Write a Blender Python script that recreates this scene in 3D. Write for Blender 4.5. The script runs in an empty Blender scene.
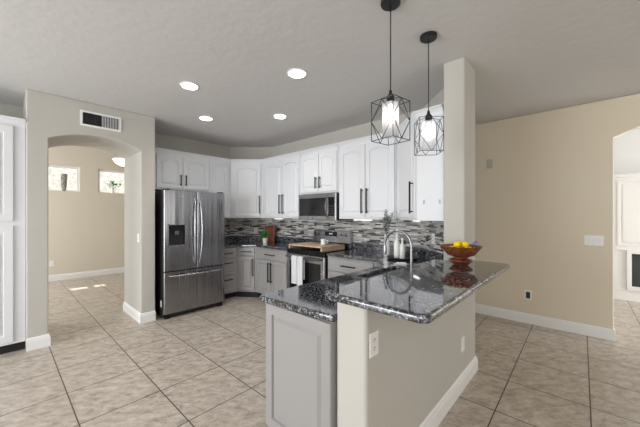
import bpy, bmesh, math, random
from mathutils import Vector, Matrix
random.seed(4)
R = math.radians
SC = bpy.context.scene
COL = SC.collection

# ------------------------------------------------------------------ camera, sky, sun, big lights, exposure
H = 1.42
cam = bpy.data.cameras.new('camera'); cam.lens = 290/640*36; cam.sensor_width = 36; cam.shift_y = 1.5/640
cam.clip_start = .02
camo = bpy.data.objects.new('camera', cam); COL.objects.link(camo)
camo.location = (0, 0, H); camo.rotation_euler = (R(90), 0, R(42.74-90)); SC.camera = camo

w = bpy.data.worlds.new('world'); SC.world = w; w.use_nodes = True
bg = w.node_tree.nodes['Background']; bg.inputs[0].default_value = (.86, .93, 1, 1); bg.inputs[1].default_value = 1.5

def sun(rot, e, col, ang):
    l = bpy.data.lights.new('sun', 'SUN'); l.energy = e; l.color = col; l.angle = ang
    o = bpy.data.objects.new('sun', l); o.rotation_euler = rot; COL.objects.link(o)
sun((R(-31), 0, R(12)), 7, (1, .95, .86), R(.6))

def area(name, loc, direction, sx, sy, power, col=(1, 1, 1)):
    l = bpy.data.lights.new(name, 'AREA'); l.shape = 'RECTANGLE'; l.size = sx; l.size_y = sy
    l.energy = power; l.color = col
    o = bpy.data.objects.new(name, l); COL.objects.link(o); o.location = loc
    o.rotation_euler = Vector(direction).to_track_quat('-Z', 'Y').to_euler()
    return o
# added area lamps standing for daylight, at unseen openings behind camera and side rooms
area('added_daylight_patio', (-3.72, 2.7, 1.25), (1, 0, 0), 3.0, 2.2, 145, (.95, .975, 1))  # added main lamp, placed to spare the half wall and corner reflections
area('added_fill_rear', (-3.72, -2.5, 1.4), (1, 0, 0), 2.4, 1.7, 78, (1, .965, .91))  # added fill that lifts the right wall, no known window
area('added_daylight_dining', (2.6, -4.32, 1.5), (0, 1, 0), 2.8, 1.5, 15, (1, .90, .74))  # added warm lamp, placed for its streak on the fridge
area('added_daylight_hall', (-2.1, 6.9, 1.5), (1, 0, 0), 2.2, 1.9, 85, (.97, .98, 1))
area('added_daylight_living', (5.9, -3.85, 1.6), (0, 1, 0), 1.9, 2.0, 110, (.97, .985, 1))

SC.view_settings.view_transform = 'Standard'; SC.view_settings.look = 'None'
SC.view_settings.gamma = 1; SC.view_settings.use_curve_mapping = False
SC.view_settings.exposure = 0.17
SC.cycles.use_denoising = True
SC.cycles.max_bounces = 10; SC.cycles.diffuse_bounces = 6

# ------------------------------------------------------------------ materials
def lin(c):
    return tuple(((v/255)/12.92 if v/255 <= .04045 else ((v/255+.055)/1.055)**2.4) for v in c) + (1,)
MATS = {}
def base_mat(name):
    m = bpy.data.materials.new(name); m.use_nodes = True; MATS[name] = m
    nt = m.node_tree; return m, nt, nt.nodes['Principled BSDF']
def mat(name, rgb, rough=.5, metal=0, bump=0, bscale=60, emit=None, es=0, trans=0, alpha=1, vary=0, vscale=3, coat=0, ior=None):
    m, nt, b = base_mat(name)
    b.inputs['Base Color'].default_value = lin(rgb); b.inputs['Roughness'].default_value = rough
    b.inputs['Metallic'].default_value = metal; b.inputs['Transmission Weight'].default_value = trans
    b.inputs['Alpha'].default_value = alpha; b.inputs['Coat Weight'].default_value = coat
    if ior: b.inputs['IOR'].default_value = ior
    if emit: b.inputs['Emission Color'].default_value = lin(emit); b.inputs['Emission Strength'].default_value = es
    if bump or vary:
        tc = nt.nodes.new('ShaderNodeTexCoord')
    if bump:
        n = nt.nodes.new('ShaderNodeTexNoise'); n.inputs['Scale'].default_value = bscale; n.inputs['Detail'].default_value = 3
        bp = nt.nodes.new('ShaderNodeBump'); bp.inputs['Strength'].default_value = bump; bp.inputs['Distance'].default_value = .01
        nt.links.new(tc.outputs['Object'], n.inputs['Vector']); nt.links.new(n.outputs['Fac'], bp.inputs['Height'])
        nt.links.new(bp.outputs['Normal'], b.inputs['Normal'])
    if vary:
        n = nt.nodes.new('ShaderNodeTexNoise'); n.inputs['Scale'].default_value = vscale; n.inputs['Detail'].default_value = 6
        cr = nt.nodes.new('ShaderNodeValToRGB')
        cr.color_ramp.elements[0].position = .3; cr.color_ramp.elements[1].position = .7
        cr.color_ramp.elements[0].color = lin([c*(1-vary) for c in rgb]); cr.color_ramp.elements[1].color = lin([min(255, c*(1+vary)) for c in rgb])
        nt.links.new(tc.outputs['Object'], n.inputs['Vector']); nt.links.new(n.outputs['Fac'], cr.inputs[0])
        nt.links.new(cr.outputs[0], b.inputs['Base Color'])
    return m

wall_m = mat('wall_paint_cool_lit', (192, 189, 182), .85, bump=.12, bscale=70)  # the one wall paint, greyed as under cool daylight
tan_m = mat('wall_paint_warm_lit', (222, 212, 193), .85, bump=.12, bscale=70)  # same wall paint, warmer light mixed into its colour
ceil_m = mat('ceiling_paint', (208, 207, 206), .9, bump=.3, bscale=14)
hall_m = mat('wall_paint_hall_lit', (216, 209, 194), .85, bump=.2, bscale=70)  # same wall paint again, tinted by the light beyond the arch
trim_m = mat('trim_white', (236, 236, 236), .4)
cabw_m = mat('cabinet_white', (226, 228, 232), .38)
cabg_m = mat('cabinet_grey', (156, 154, 153), .4)
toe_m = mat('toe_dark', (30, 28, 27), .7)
blk_m = mat('handle_bronze', (38, 36, 37), .38, metal=.6)
pend_m = mat('pendant_black', (34, 36, 39), .4, metal=.4)
black_m = mat('black_gloss', (14, 14, 16), .12)
blackm_m = mat('black_matte', (24, 24, 26), .5)
chrome_m = mat('brushed_nickel', (140, 140, 142), .24, metal=1)
white_m = mat('white_plastic', (240, 240, 240), .4)
ceram_m = mat('white_ceramic', (238, 238, 236), .25)
green_m = mat('leaf_green', (62, 140, 52), .5, vary=.3, vscale=40)
sage_m = mat('leaf_sage', (150, 156, 156), .6, vary=.25, vscale=50)
stem_m = mat('stem_brown', (70, 64, 58), .7)
lemon_m = mat('lemon_yellow', (250, 214, 10), .4, bump=.2, bscale=200)
purple_m = mat('petal_lilac', (178, 164, 214), .6)
cloth_m = mat('towel_white', (222, 223, 226), .9, bump=.4, bscale=250)
steel_sink = mat('sink_steel', (190, 190, 192), .45, metal=1)
lamp_m = mat('lamp_lens', (255, 255, 255), .4, emit=(255, 252, 246), es=14)
puck_m = mat('undercabinet_lens', (255, 255, 255), .4, emit=(255, 250, 240), es=3)
bulb_m = mat('bulb', (255, 255, 255), .3, emit=(255, 250, 242), es=7)
hallglass_m = mat('hall_lamp_glass', (255, 255, 255), .3, emit=(255, 252, 246), es=3)
vent_m = mat('vent_dark', (40, 38, 36), .8)
slot_m = mat('slot_dark', (50, 50, 52), .6)
ext_m = mat('outdoor_block', (232, 230, 228), .9, vary=.10, vscale=14)
trunk_m = mat('trunk_grey', (130, 127, 124), .9, vary=.35, vscale=25)
gravel_m = mat('outdoor_gravel', (200, 190, 176), .95, vary=.1, vscale=20)
def pane_mat():
    m, nt, b = base_mat('window_glass'); L = nt.links.new
    tr = nt.nodes.new('ShaderNodeBsdfTransparent'); gl = nt.nodes.new('ShaderNodeBsdfGlossy'); gl.inputs['Roughness'].default_value = .02
    mx = nt.nodes.new('ShaderNodeMixShader'); mx.inputs[0].default_value = .06
    L(tr.outputs[0], mx.inputs[1]); L(gl.outputs[0], mx.inputs[2]); L(mx.outputs[0], nt.nodes['Material Output'].inputs['Surface']); return m
glassw_m = pane_mat()
firegl_m = mat('firebox_glass', (30, 34, 36), .08)
drk_tray = mat('tray_black', (30, 30, 34), .35)
disp_m = mat('display_black', (10, 10, 14), .15)
digit_m = mat('display_digits', (180, 190, 200), .5, emit=(190, 205, 220), es=.4)

def wood(name, c1, c2, scale, rough=.4, axis='Y'):
    m, nt, b = base_mat(name)
    tc = nt.nodes.new('ShaderNodeTexCoord'); mp = nt.nodes.new('ShaderNodeMapping')
    mp.inputs['Scale'].default_value = {'X': (1, 8, 8), 'Y': (8, 1, 8), 'Z': (8, 8, 1)}[axis]
    n = nt.nodes.new('ShaderNodeTexNoise'); n.inputs['Scale'].default_value = scale; n.inputs['Detail'].default_value = 5
    n.inputs['Distortion'].default_value = 1
    cr = nt.nodes.new('ShaderNodeValToRGB'); cr.color_ramp.elements[0].position = .35; cr.color_ramp.elements[1].position = .65
    cr.color_ramp.elements[0].color = lin(c1); cr.color_ramp.elements[1].color = lin(c2)
    nt.links.new(tc.outputs['Object'], mp.inputs['Vector']); nt.links.new(mp.outputs[0], n.inputs['Vector'])
    nt.links.new(n.outputs['Fac'], cr.inputs[0]); nt.links.new(cr.outputs[0], b.inputs['Base Color'])
    b.inputs['Roughness'].default_value = rough
    return m
wood_bowl = wood('wood_bowl', (84, 40, 24), (140, 80, 50), 7, .3, 'X')
wood_board = wood('wood_board_red', (112, 58, 42), (160, 98, 76), 5, .5, 'Z')
wood_light = wood('wood_noodle_board', (186, 156, 132), (222, 198, 174), 4, .5, 'Y')

def stainless(name, rgb, axis):
    m, nt, b = base_mat(name)
    tc = nt.nodes.new('ShaderNodeTexCoord'); mp = nt.nodes.new('ShaderNodeMapping'); mp.inputs['Scale'].default_value = axis
    n = nt.nodes.new('ShaderNodeTexNoise'); n.inputs['Scale'].default_value = 6; n.inputs['Detail'].default_value = 3
    mr = nt.nodes.new('ShaderNodeMapRange'); mr.inputs['To Min'].default_value = .2; mr.inputs['To Max'].default_value = .32
    bp = nt.nodes.new('ShaderNodeBump'); bp.inputs['Strength'].default_value = .6; bp.inputs['Distance'].default_value = .02
    n2 = nt.nodes.new('ShaderNodeTexNoise'); n2.inputs['Scale'].default_value = 1.6; n2.inputs['Detail'].default_value = 1
    nt.links.new(tc.outputs['Object'], mp.inputs['Vector']); nt.links.new(mp.outputs[0], n.inputs['Vector']); nt.links.new(mp.outputs[0], n2.inputs['Vector'])
    nt.links.new(n.outputs['Fac'], mr.inputs['Value']); nt.links.new(mr.outputs[0], b.inputs['Roughness'])
    nt.links.new(n2.outputs['Fac'], bp.inputs['Height']); nt.links.new(bp.outputs['Normal'], b.inputs['Normal'])
    b.inputs['Base Color'].default_value = lin(rgb); b.inputs['Metallic'].default_value = 1
    return m
steel_m = stainless('stainless_steel', (150, 150, 152), (7, 7, .1))
steel_h = stainless('stainless_steel_light', (178, 178, 182), (1, 1, 1))

def granite():
    m, nt, b = base_mat('granite_blue_black')
    L = nt.links.new
    tc = nt.nodes.new('ShaderNodeTexCoord')
    n = nt.nodes.new('ShaderNodeTexNoise'); n.inputs['Scale'].default_value = 58; n.inputs['Detail'].default_value = 8; n.inputs['Roughness'].default_value = .75
    v = nt.nodes.new('ShaderNodeTexVoronoi'); v.inputs['Scale'].default_value = 95
    cr = nt.nodes.new('ShaderNodeValToRGB'); e = cr.color_ramp.elements
    e[0].position = .40; e[0].color = lin((10, 11, 14)); e[1].position = .66; e[1].color = lin((205, 208, 214))
    x = e.new(.50); x.color = lin((34, 37, 44)); x = e.new(.56); x.color = lin((136, 141, 151))
    cr2 = nt.nodes.new('ShaderNodeValToRGB'); e2 = cr2.color_ramp.elements
    e2[0].position = .2; e2[0].color = (.55, .55, .57, 1); e2[1].position = .8; e2[1].color = (1.1, 1.1, 1.1, 1)
    mx = nt.nodes.new('ShaderNodeMix'); mx.data_type = 'RGBA'; mx.blend_type = 'MULTIPLY'; mx.inputs[0].default_value = 1
    L(tc.outputs['Object'], n.inputs['Vector']); L(tc.outputs['Object'], v.inputs['Vector'])
    L(n.outputs['Fac'], cr.inputs[0]); L(v.outputs['Color'], cr2.inputs[0])
    L(cr.outputs[0], mx.inputs[6]); L(cr2.outputs[0], mx.inputs[7]); L(mx.outputs[2], b.inputs['Base Color'])
    b.inputs['Roughness'].default_value = .06; b.inputs['IOR'].default_value = 1.75
    b.inputs['Coat Weight'].default_value = .5; b.inputs['Coat Roughness'].default_value = .04
    return m
granite_m = granite()

def floor_mat():
    m, nt, b = base_mat('floor_tile'); L = nt.links.new
    tc = nt.nodes.new('ShaderNodeTexCoord'); mp = nt.nodes.new('ShaderNodeMapping')
    mp.inputs['Location'].default_value = (-.366, .048, 0); mp.inputs['Rotation'].default_value = (0, 0, -.012)
    L(tc.outputs['Object'], mp.inputs['Vector'])
    br = nt.nodes.new('ShaderNodeTexBrick'); br.offset = 0; br.squash = 1
    br.inputs['Scale'].default_value = 1; br.inputs['Brick Width'].default_value = .512; br.inputs['Row Height'].default_value = .515
    br.inputs['Mortar Size'].default_value = .0042; br.inputs['Mortar Smooth'].default_value = .1
    br.inputs['Color1'].default_value = (0, 0, 0, 1); br.inputs['Color2'].default_value = (1, 1, 1, 1); br.inputs['Mortar'].default_value = (.5, .5, .5, 1)
    L(mp.outputs[0], br.inputs['Vector'])
    # shift the mottling per tile
    off = nt.nodes.new('ShaderNodeVectorMath'); off.operation = 'SCALE'; off.inputs['Scale'].default_value = 9
    L(br.outputs['Color'], off.inputs[0])
    add = nt.nodes.new('ShaderNodeVectorMath'); add.operation = 'ADD'
    mp2 = nt.nodes.new('ShaderNodeMapping'); mp2.inputs['Rotation'].default_value = (0, 0, R(42)); 
    mp3 = nt.nodes.new('ShaderNodeMapping'); mp3.inputs['Scale'].default_value = (1, 1.7, 1)
    L(tc.outputs['Object'], mp2.inputs['Vector']); L(mp2.outputs[0], mp3.inputs['Vector']); L(mp3.outputs[0], add.inputs[0]); L(off.outputs[0], add.inputs[1])
    n = nt.nodes.new('ShaderNodeTexNoise'); n.inputs['Scale'].default_value = 11; n.inputs['Detail'].default_value = 9; n.inputs['Roughness'].default_value = .72; n.inputs['Distortion'].default_value = .4
    L(add.outputs[0], n.inputs['Vector'])
    cr = nt.nodes.new('ShaderNodeValToRGB'); e = cr.color_ramp.elements
    e[0].position = .3; e[0].color = lin((142, 129, 115)); e[1].position = .7; e[1].color = lin((216, 208, 197))
    x = e.new(.5); x.color = lin((190, 179, 166))
    L(n.outputs['Fac'], cr.inputs[0])
    mx = nt.nodes.new('ShaderNodeMix'); mx.data_type = 'RGBA'; mx.inputs[7].default_value = lin((70, 60, 53))
    L(br.outputs['Fac'], mx.inputs[0]); L(cr.outputs[0], mx.inputs[6]); L(mx.outputs[2], b.inputs['Base Color'])
    b.inputs['Roughness'].default_value = .33
    bp = nt.nodes.new('ShaderNodeBump'); bp.inputs['Strength'].default_value = .3; bp.inputs['Distance'].default_value = .003; bp.invert = True
    L(br.outputs['Fac'], bp.inputs['Height']); L(bp.outputs[0], b.inputs['Normal'])
    return m
floor_m = floor_mat()

def mosaic():
    m, nt, b = base_mat('mosaic_tile'); L = nt.links.new
    tc = nt.nodes.new('ShaderNodeTexCoord'); sp = nt.nodes.new('ShaderNodeSeparateXYZ'); cb = nt.nodes.new('ShaderNodeCombineXYZ')
    L(tc.outputs['Object'], sp.inputs[0]); L(sp.outputs['X'], cb.inputs['X']); L(sp.outputs['Z'], cb.inputs['Y'])
    br = nt.nodes.new('ShaderNodeTexBrick'); br.offset = .37; br.offset_frequency = 2; br.squash = .62; br.squash_frequency = 3
    br.inputs['Scale'].default_value = 1; br.inputs['Brick Width'].default_value = .15; br.inputs['Row Height'].default_value = .0185
    br.inputs['Mortar Size'].default_value = .0013; br.inputs['Color1'].default_value = (0, 0, 0, 1); br.inputs['Color2'].default_value = (1, 1, 1, 1)
    br.inputs['Mortar'].default_value = (.45, .45, .45, 1)
    L(cb.outputs[0], br.inputs['Vector'])
    cr = nt.nodes.new('ShaderNodeValToRGB'); cr.color_ramp.interpolation = 'CONSTANT'; e = cr.color_ramp.elements
    e[0].position = 0; e[0].color = lin((50, 50, 56)); e[1].position = .15; e[1].color = lin((150, 149, 148))
    for p, c in ((.3, (208, 206, 200)), (.44, (136, 136, 138)), (.56, (222, 221, 218)), (.68, (186, 183, 176)), (.82, (96, 94, 97)), (.88, (182, 180, 178))):
        x = e.new(p); x.color = lin(c)
    L(br.outputs['Color'], cr.inputs[0])
    mx = nt.nodes.new('ShaderNodeMix'); mx.data_type = 'RGBA'; mx.inputs[7].default_value = lin((150, 146, 140))
    L(br.outputs['Fac'], mx.inputs[0]); L(cr.outputs[0], mx.inputs[6]); L(mx.outputs[2], b.inputs['Base Color'])
    b.inputs['Roughness'].default_value = .18
    return m
mosaic_m = mosaic()

def glass_shade():
    m, nt, b = base_mat('seeded_glass'); L = nt.links.new
    tr = nt.nodes.new('ShaderNodeBsdfTransparent'); tr.inputs[0].default_value = (.96, .97, .98, 1)
    tl = nt.nodes.new('ShaderNodeBsdfTranslucent'); tl.inputs[0].default_value = (.95, .96, .98, 1)
    gl = nt.nodes.new('ShaderNodeBsdfGlossy'); gl.inputs['Roughness'].default_value = .1
    m1 = nt.nodes.new('ShaderNodeMixShader'); m1.inputs[0].default_value = .35
    m2 = nt.nodes.new('ShaderNodeMixShader'); m2.inputs[0].default_value = .12
    L(tr.outputs[0], m1.inputs[1]); L(tl.outputs[0], m1.inputs[2]); L(m1.outputs[0], m2.inputs[1]); L(gl.outputs[0], m2.inputs[2])
    L(m2.outputs[0], nt.nodes['Material Output'].inputs['Surface']); return m
shade_m = glass_shade()

# ------------------------------------------------------------------ geometry helpers
def link(name, me, m, parent=None, smooth=False):
    if isinstance(me, bmesh.types.BMesh):
        bmesh.ops.recalc_face_normals(me, faces=me.faces)
        for e in me.edges:
            if len(e.link_faces) == 2 and e.calc_face_angle(0) > R(38): e.smooth = False
        d = bpy.data.meshes.new(name); me.to_mesh(d); me.free(); me = d
    if m and not me.materials: me.materials.append(m)
    if smooth:
        for p in me.polygons: p.use_smooth = True
    o = bpy.data.objects.new(name, me); COL.objects.link(o)
    if parent: o.parent = parent
    return o
def tag(o, label, cat, group=None):
    o['label'] = label; o['category'] = cat
    if group: o['group'] = group
    return o
def struct(o): o['kind'] = 'structure'; return o
def thing(name, label, cat, loc=(0, 0, 0), rz=0, group=None):
    o = bpy.data.objects.new(name, None); o.empty_display_size = .1; COL.objects.link(o)
    o.location = loc; o.rotation_euler = (0, 0, rz); return tag(o, label, cat, group)

def bx(bm, x0, x1, y0, y1, z0, z1, bev=0, seg=2):
    r = bmesh.ops.create_cube(bm, size=1)
    M = Matrix.Translation(((x0+x1)/2, (y0+y1)/2, (z0+z1)/2)) @ Matrix.Diagonal((abs(x1-x0), abs(y1-y0), abs(z1-z0), 1))
    bmesh.ops.transform(bm, matrix=M, verts=r['verts'])
    if bev:
        es = list({e for v in r['verts'] for e in v.link_edges})
        bmesh.ops.bevel(bm, geom=es, offset=bev, segments=seg, affect='EDGES', profile=.5)
    return bm
def box(x0, x1, y0, y1, z0, z1, bev=0, seg=2): return bx(bmesh.new(), x0, x1, y0, y1, z0, z1, bev, seg)
def add_bar(bm, p, q, r=.005, n=4, rot=R(45)):
    p = Vector(p); q = Vector(q); d = q-p
    g = bmesh.ops.create_cone(bm, cap_ends=True, segments=n, radius1=r, radius2=r, depth=d.length)
    M = Matrix.Translation((p+q)/2) @ d.to_track_quat('Z', 'Y').to_matrix().to_4x4() @ Matrix.Rotation(rot, 4, 'Z')
    bmesh.ops.transform(bm, matrix=M, verts=g['verts']); return bm
def lathe(bm, prof, n=24, c=(0, 0, 0)):
    rings = []
    for r, z in prof:
        rings.append([bm.verts.new((c[0]+max(r, 1e-4)*math.cos(2*math.pi*i/n), c[1]+max(r, 1e-4)*math.sin(2*math.pi*i/n), c[2]+z)) for i in range(n)])
    for a, b in zip(rings, rings[1:]):
        for i in range(n): bm.faces.new((a[i], a[(i+1) % n], b[(i+1) % n], b[i]))
    bm.faces.new(rings[0][::-1]); bm.faces.new(rings[-1]); return bm
def tube(bm, pts, r, n=10):
    pts = [Vector(p) for p in pts]; rings = []
    up = Vector((0, 0, 1))
    prev = None
    for i, p in enumerate(pts):
        t = (pts[min(i+1, len(pts)-1)]-pts[max(i-1, 0)]).normalized()
        if prev is None: a = t.orthogonal().normalized()
        else: a = (prev - t*prev.dot(t)).normalized()
        prev = a; b = t.cross(a)
        rr = r[i] if isinstance(r, (list, tuple)) else r
        rings.append([bm.verts.new(p+a*rr*math.cos(2*math.pi*k/n)+b*rr*math.sin(2*math.pi*k/n)) for k in range(n)])
    for a, b in zip(rings, rings[1:]):
        for i in range(n): bm.faces.new((a[i], a[(i+1) % n], b[(i+1) % n], b[i]))
    bm.faces.new(rings[0][::-1]); bm.faces.new(rings[-1]); return bm
def slab(outer, z0, z1, bev=0, holes=(), res=3, fn=None, fillet=None):
    """Plan polygon (with holes) raised between z0 and z1, edges rounded by bev."""
    cu = bpy.data.curves.new('tmp', 'CURVE'); cu.dimensions = '2D'; cu.fill_mode = 'BOTH'
    for pl in [outer]+list(holes):
        s = cu.splines.new('POLY'); s.points.add(len(pl)-1)
        for p, q in zip(s.points, pl): p.co = (q[0], q[1], 0, 1)
        s.use_cyclic_u = True
    cu.extrude = (z1-z0)/2-bev; cu.bevel_depth = bev; cu.bevel_resolution = res; cu.offset = -bev
    o = bpy.data.objects.new('tmp', cu); COL.objects.link(o)
    bpy.context.view_layer.update()
    me = bpy.data.meshes.new_from_object(o.evaluated_get(bpy.context.evaluated_depsgraph_get()))
    bpy.data.objects.remove(o); bpy.data.curves.remove(cu)
    bm = bmesh.new(); bm.from_mesh(me); bpy.data.meshes.remove(me)
    bmesh.ops.remove_doubles(bm, verts=bm.verts, dist=1e-5)
    for v in bm.verts:
        v.co.z += (z0+z1)/2
        if fn: v.co = fn(v.co)
    for f in bm.faces: f.smooth = False; f.material_index = 0
    return bm
def rnd(poly, idx, r, n=6):
    """Round the corner(s) idx of a polygon with radius r."""
    out = []
    for i, p in enumerate(poly):
        if i not in idx: out.append(p); continue
        p = Vector(p); a = (Vector(poly[i-1])-p).normalized(); b = (Vector(poly[(i+1) % len(poly)])-p).normalized()
        ang = a.angle(b); t = r/math.tan(ang/2); s = p+a*t; e = p+b*t; c = p+(a+b).normalized()*(r/math.sin(ang/2))
        v0 = s-c; v1 = e-c
        th = math.atan2(v0.x*v1.y-v0.y*v1.x, v0.dot(v1))
        for k in range(n+1):
            q = Matrix.Rotation(th*k/n, 2) @ v0; out.append((c.x+q.x, c.y+q.y))
    return out

# ------------------------------------------------------------------ shell
CZ = 2.74
def arch_profile(x0, x1, o0, o1, spring, rise, top, n=24):
    """upside-down U wall outline with a segmental arch opening between o0 and o1"""
    w_ = (o1-o0)/2; Rr = (w_*w_+rise*rise)/(2*rise); cx = (o0+o1)/2; cz = spring+rise-Rr; a = math.asin(w_/Rr)
    arc = [(cx+Rr*math.sin(-a+2*a*i/n), cz+Rr*math.cos(-a+2*a*i/n)) for i in range(n+1)]
    return [(x0, 0), (x0, top), (x1, top), (x1, 0), (o1, 0)] + arc[::-1] + [(o0, 0)]

fl = struct(link('floor', box(-4, 8, -4.6, 8.6, -.12, 0), floor_m))
struct(link('ceiling', slab([(-3.75, -4.35), (4.77, -4.35), (4.77, 5.22), (-3.75, 5.22)], CZ, CZ+.15), ceil_m))
struct(link('ceiling_hall', box(-2.2, 4.77, 5.22, 8.6, 3.05, 3.2), ceil_m))
struct(link('ceiling_living', box(4.77, 7.75, -4.1, 1.8, 2.95, 3.1), ceil_m))

up = lambda y0: (lambda co: Vector((co.x, co.z, co.y)))
struct(link('wall_left', slab(arch_profile(.14, 1.37, .312, 1.199, 2.256, .105, CZ), 4.3, 5.1, .012, fn=up(0)), wall_m))
struct(link('wall_left_alcove', box(-3.6, .14, 5.1, 5.22, 0, CZ), wall_m))
struct(link('wall_hall_header', box(-2.1, 3.0, 5.105, 5.22, CZ, 3.05), hall_m))
struct(link('wall_back', slab([(2.925, .935), (3.52, 1.53), (3.52, 4.52), (2.94, 5.10), (1.37, 5.10), (1.37, 5.22), (2.99, 5.22), (3.64, 4.57), (3.64, 1.48), (2.925, .765)], 0, CZ), wall_m))
struct(link('wall_passage', box(2.99, 4.65, 5.1, 5.22, 0, CZ), wall_m))
# right wall with an arched opening (profile in b,z; b runs backwards so mirror)
struct(link('wall_right', slab(arch_profile(-4.2, 5.22, -1.53, -.212, 2.295, .16, CZ), 4.65, 4.77, .01, fn=lambda c: Vector((c.z, c.x, c.y))), tan_m))
struct(link('wall_living_header', box(4.65, 4.77, -4.1, 1.8, CZ, 2.95), hall_m))
# unseen walls behind the camera, openings placed for the added lamps
def holed(o0, o1, holes, z0, z1, fn): return slab([(o0, 0), (o0, CZ), (o1, CZ), (o1, 0)], z0, z1, holes=holes, fn=fn)
struct(link('wall_rear', holed(-4.35, 5.22, [[(1.2, .08), (1.2, 2.35), (4.2, 2.35), (4.2, .08)], [(-3.7, .55), (-3.7, 2.25), (-1.3, 2.25), (-1.3, .55)]], -3.75, -3.6, lambda c: Vector((c.z, c.x, c.y))), wall_m))
struct(link('wall_dining', holed(-3.6, 4.77, [[(1.2, .75), (1.2, 2.25), (4.0, 2.25), (4.0, .75)]], -4.35, -4.2, lambda c: Vector((c.x, c.z, c.y))), wall_m))
# hall beyond the arch
W1 = (.50, 1.134); W2 = (1.463, 2.10); WZ = (1.945, 2.505)
struct(link('wall_hall_far', slab([(-2.2, 0), (-2.2, 3.05), (4.77, 3.05), (4.77, 0)], 8.45, 8.6,
     holes=[[(a, WZ[0]), (a, WZ[1]), (b, WZ[1]), (b, WZ[0])] for a, b in (W1, W2)], fn=lambda c: Vector((c.x, c.z, c.y))), hall_m))
struct(link('wall_hall_side', slab([(5.22, 0), (5.22, 3.05), (8.45, 3.05), (8.45, 0)], -2.2, -2.05, holes=[[(5.8, .5), (5.8, 2.45), (8.0, 2.45), (8.0, .5)]], fn=lambda c: Vector((c.z, c.x, c.y))), hall_m))
struct(link('wall_hall_end', box(3.6, 3.75, 5.22, 8.45, 0, 3.05), hall_m))
for k, (a, b) in enumerate((W1, W2)):
    bm = bmesh.new()
    for x0, x1, z0, z1 in ((a, a+.045, WZ[0]+.03, WZ[1]-.045), (b-.045, b, WZ[0]+.03, WZ[1]-.045), (a, b, WZ[0], WZ[0]+.03), (a, b, WZ[1]-.045, WZ[1])):
        bx(bm, x0, x1, 8.515, 8.56, z0, z1)
    fr = struct(link('window_%d' % (k+1), bm, trim_m))
    link('window_pane', box(a+.045, b-.045, 8.535, 8.541, WZ[0]+.03, WZ[1]-.045), glassw_m, fr)
# living room beyond the right arch
struct(link('wall_living_far', box(7.6, 7.75, -4.1, 1.8, 0, 2.95), trim_m))
struct(link('wall_living_side', box(4.77, 7.6, 1.65, 1.8, 0, 2.95), trim_m))
struct(link('wall_living_window_side', slab([(4.77, 0), (4.77, 2.95), (7.6, 2.95), (7.6, 0)], -4.1, -3.95, holes=[[(4.95, .6), (4.95, 2.6), (6.9, 2.6), (6.9, .6)]], fn=lambda c: Vector((c.x, c.z, c.y))), hall_m))
# outdoors behind the hall windows
struct(link('trim_1', box(-3, 6, 10.6, 10.8, -.3, 4.0), ext_m))
struct(link('ground', box(-5, 8, 8.6, 14, -.3, -.1), gravel_m))
tag(link('sill_vase', lathe(bmesh.new(), [(.03, 0), (.048, .12), (.056, .38), (.05, .38), (.04, .12), (0, .03)], 20, (.865, 8.482, WZ[0]+.001)), trunk_m, smooth=True), 'tall grey textured vase on the left hall window sill', 'vase')

# half wall and column
HW = (.757, .922)
struct(link('wall_peninsula', slab(rnd([(1.135, HW[0]), (2.597, HW[0]), (2.597, .94), (1.135, .94)], (0, 3), .02), 0, .985), wall_m))
struct(link('wall_column', slab(rnd([(2.598, HW[0]), (2.922, HW[0]), (2.922, HW[1]+.01), (2.598, HW[1]+.01)], (0, 1, 3), .016), 0, CZ), wall_m))

# baseboards: profile swept along plan polyline (offset to the left of travel)
def baseboard(name, pts, h=.13, t=.016):
    P2 = [Vector(p) for p in pts]; prof = [(0, 0), (t, 0), (t, h*.72), (t*.7, h*.78), (t*.7, h*.86), (t*.35, h*.95), (0, h)]
    bm = bmesh.new(); rings = []
    for i, p in enumerate(P2):
        ns = []
        if i > 0: d = (p-P2[i-1]).normalized(); ns.append(Vector((-d.y, d.x)))
        if i < len(P2)-1: d = (P2[i+1]-p).normalized(); ns.append(Vector((-d.y, d.x)))
        n = ns[0] if len(ns) == 1 else (ns[0]+ns[1])/(1+ns[0].dot(ns[1]))
        rings.append([bm.verts.new((p.x+n.x*o, p.y+n.y*o, z)) for o, z in prof])
    k = len(prof)
    for a, b in zip(rings, rings[1:]):
        for i in range(k): bm.faces.new((a[i], a[(i+1) % k], b[(i+1) % k], b[i]))
    bm.faces.new(rings[0]); bm.faces.new(rings[-1][::-1])
    return struct(link(name, bm, trim_m))
baseboard('baseboard_left', [(.312, 5.1), (.312, 4.3), (.14, 4.3)][::1])
baseboard('baseboard_left_jamb', [(1.37, 4.3), (1.199, 4.3), (1.199, 5.1)])
baseboard('baseboard_hall', [(3.6, 8.45), (-2.05, 8.45)][::-1][::-1])
baseboard('baseboard_peninsula', [(2.922, .935), (2.922, HW[0]), (1.14, HW[0])][::-1][::-1])
baseboard('baseboard_right', [(4.77, -.212), (4.65, -.212), (4.65, 5.1)])
baseboard('baseboard_dining', [(4.65, -4.2), (4.65, -1.53), (4.77, -1.53)])

# mosaic backsplash panels (trim of the wall), each in its own frame: x along wall
def tiles(name, x, y, rz, L, z0, z1):
    o = struct(link(name, box(0, L, -.008, 0, z0, z1), mosaic_m)); o.location = (x, y, 0); o.rotation_euler = (0, 0, rz); return o
tiles('trim_2', 2.33, 5.10, 0, .61, 1.015, 1.37)
tiles('trim_3', 2.94, 5.10, R(-45), .82, 1.015, 1.37)
tiles('trim_4', 3.52, 4.52, R(-90), 2.99, 1.0, 1.74)
tiles('trim_5', 3.52, 1.53, R(-135), .83, 1.015, 1.37)

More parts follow.
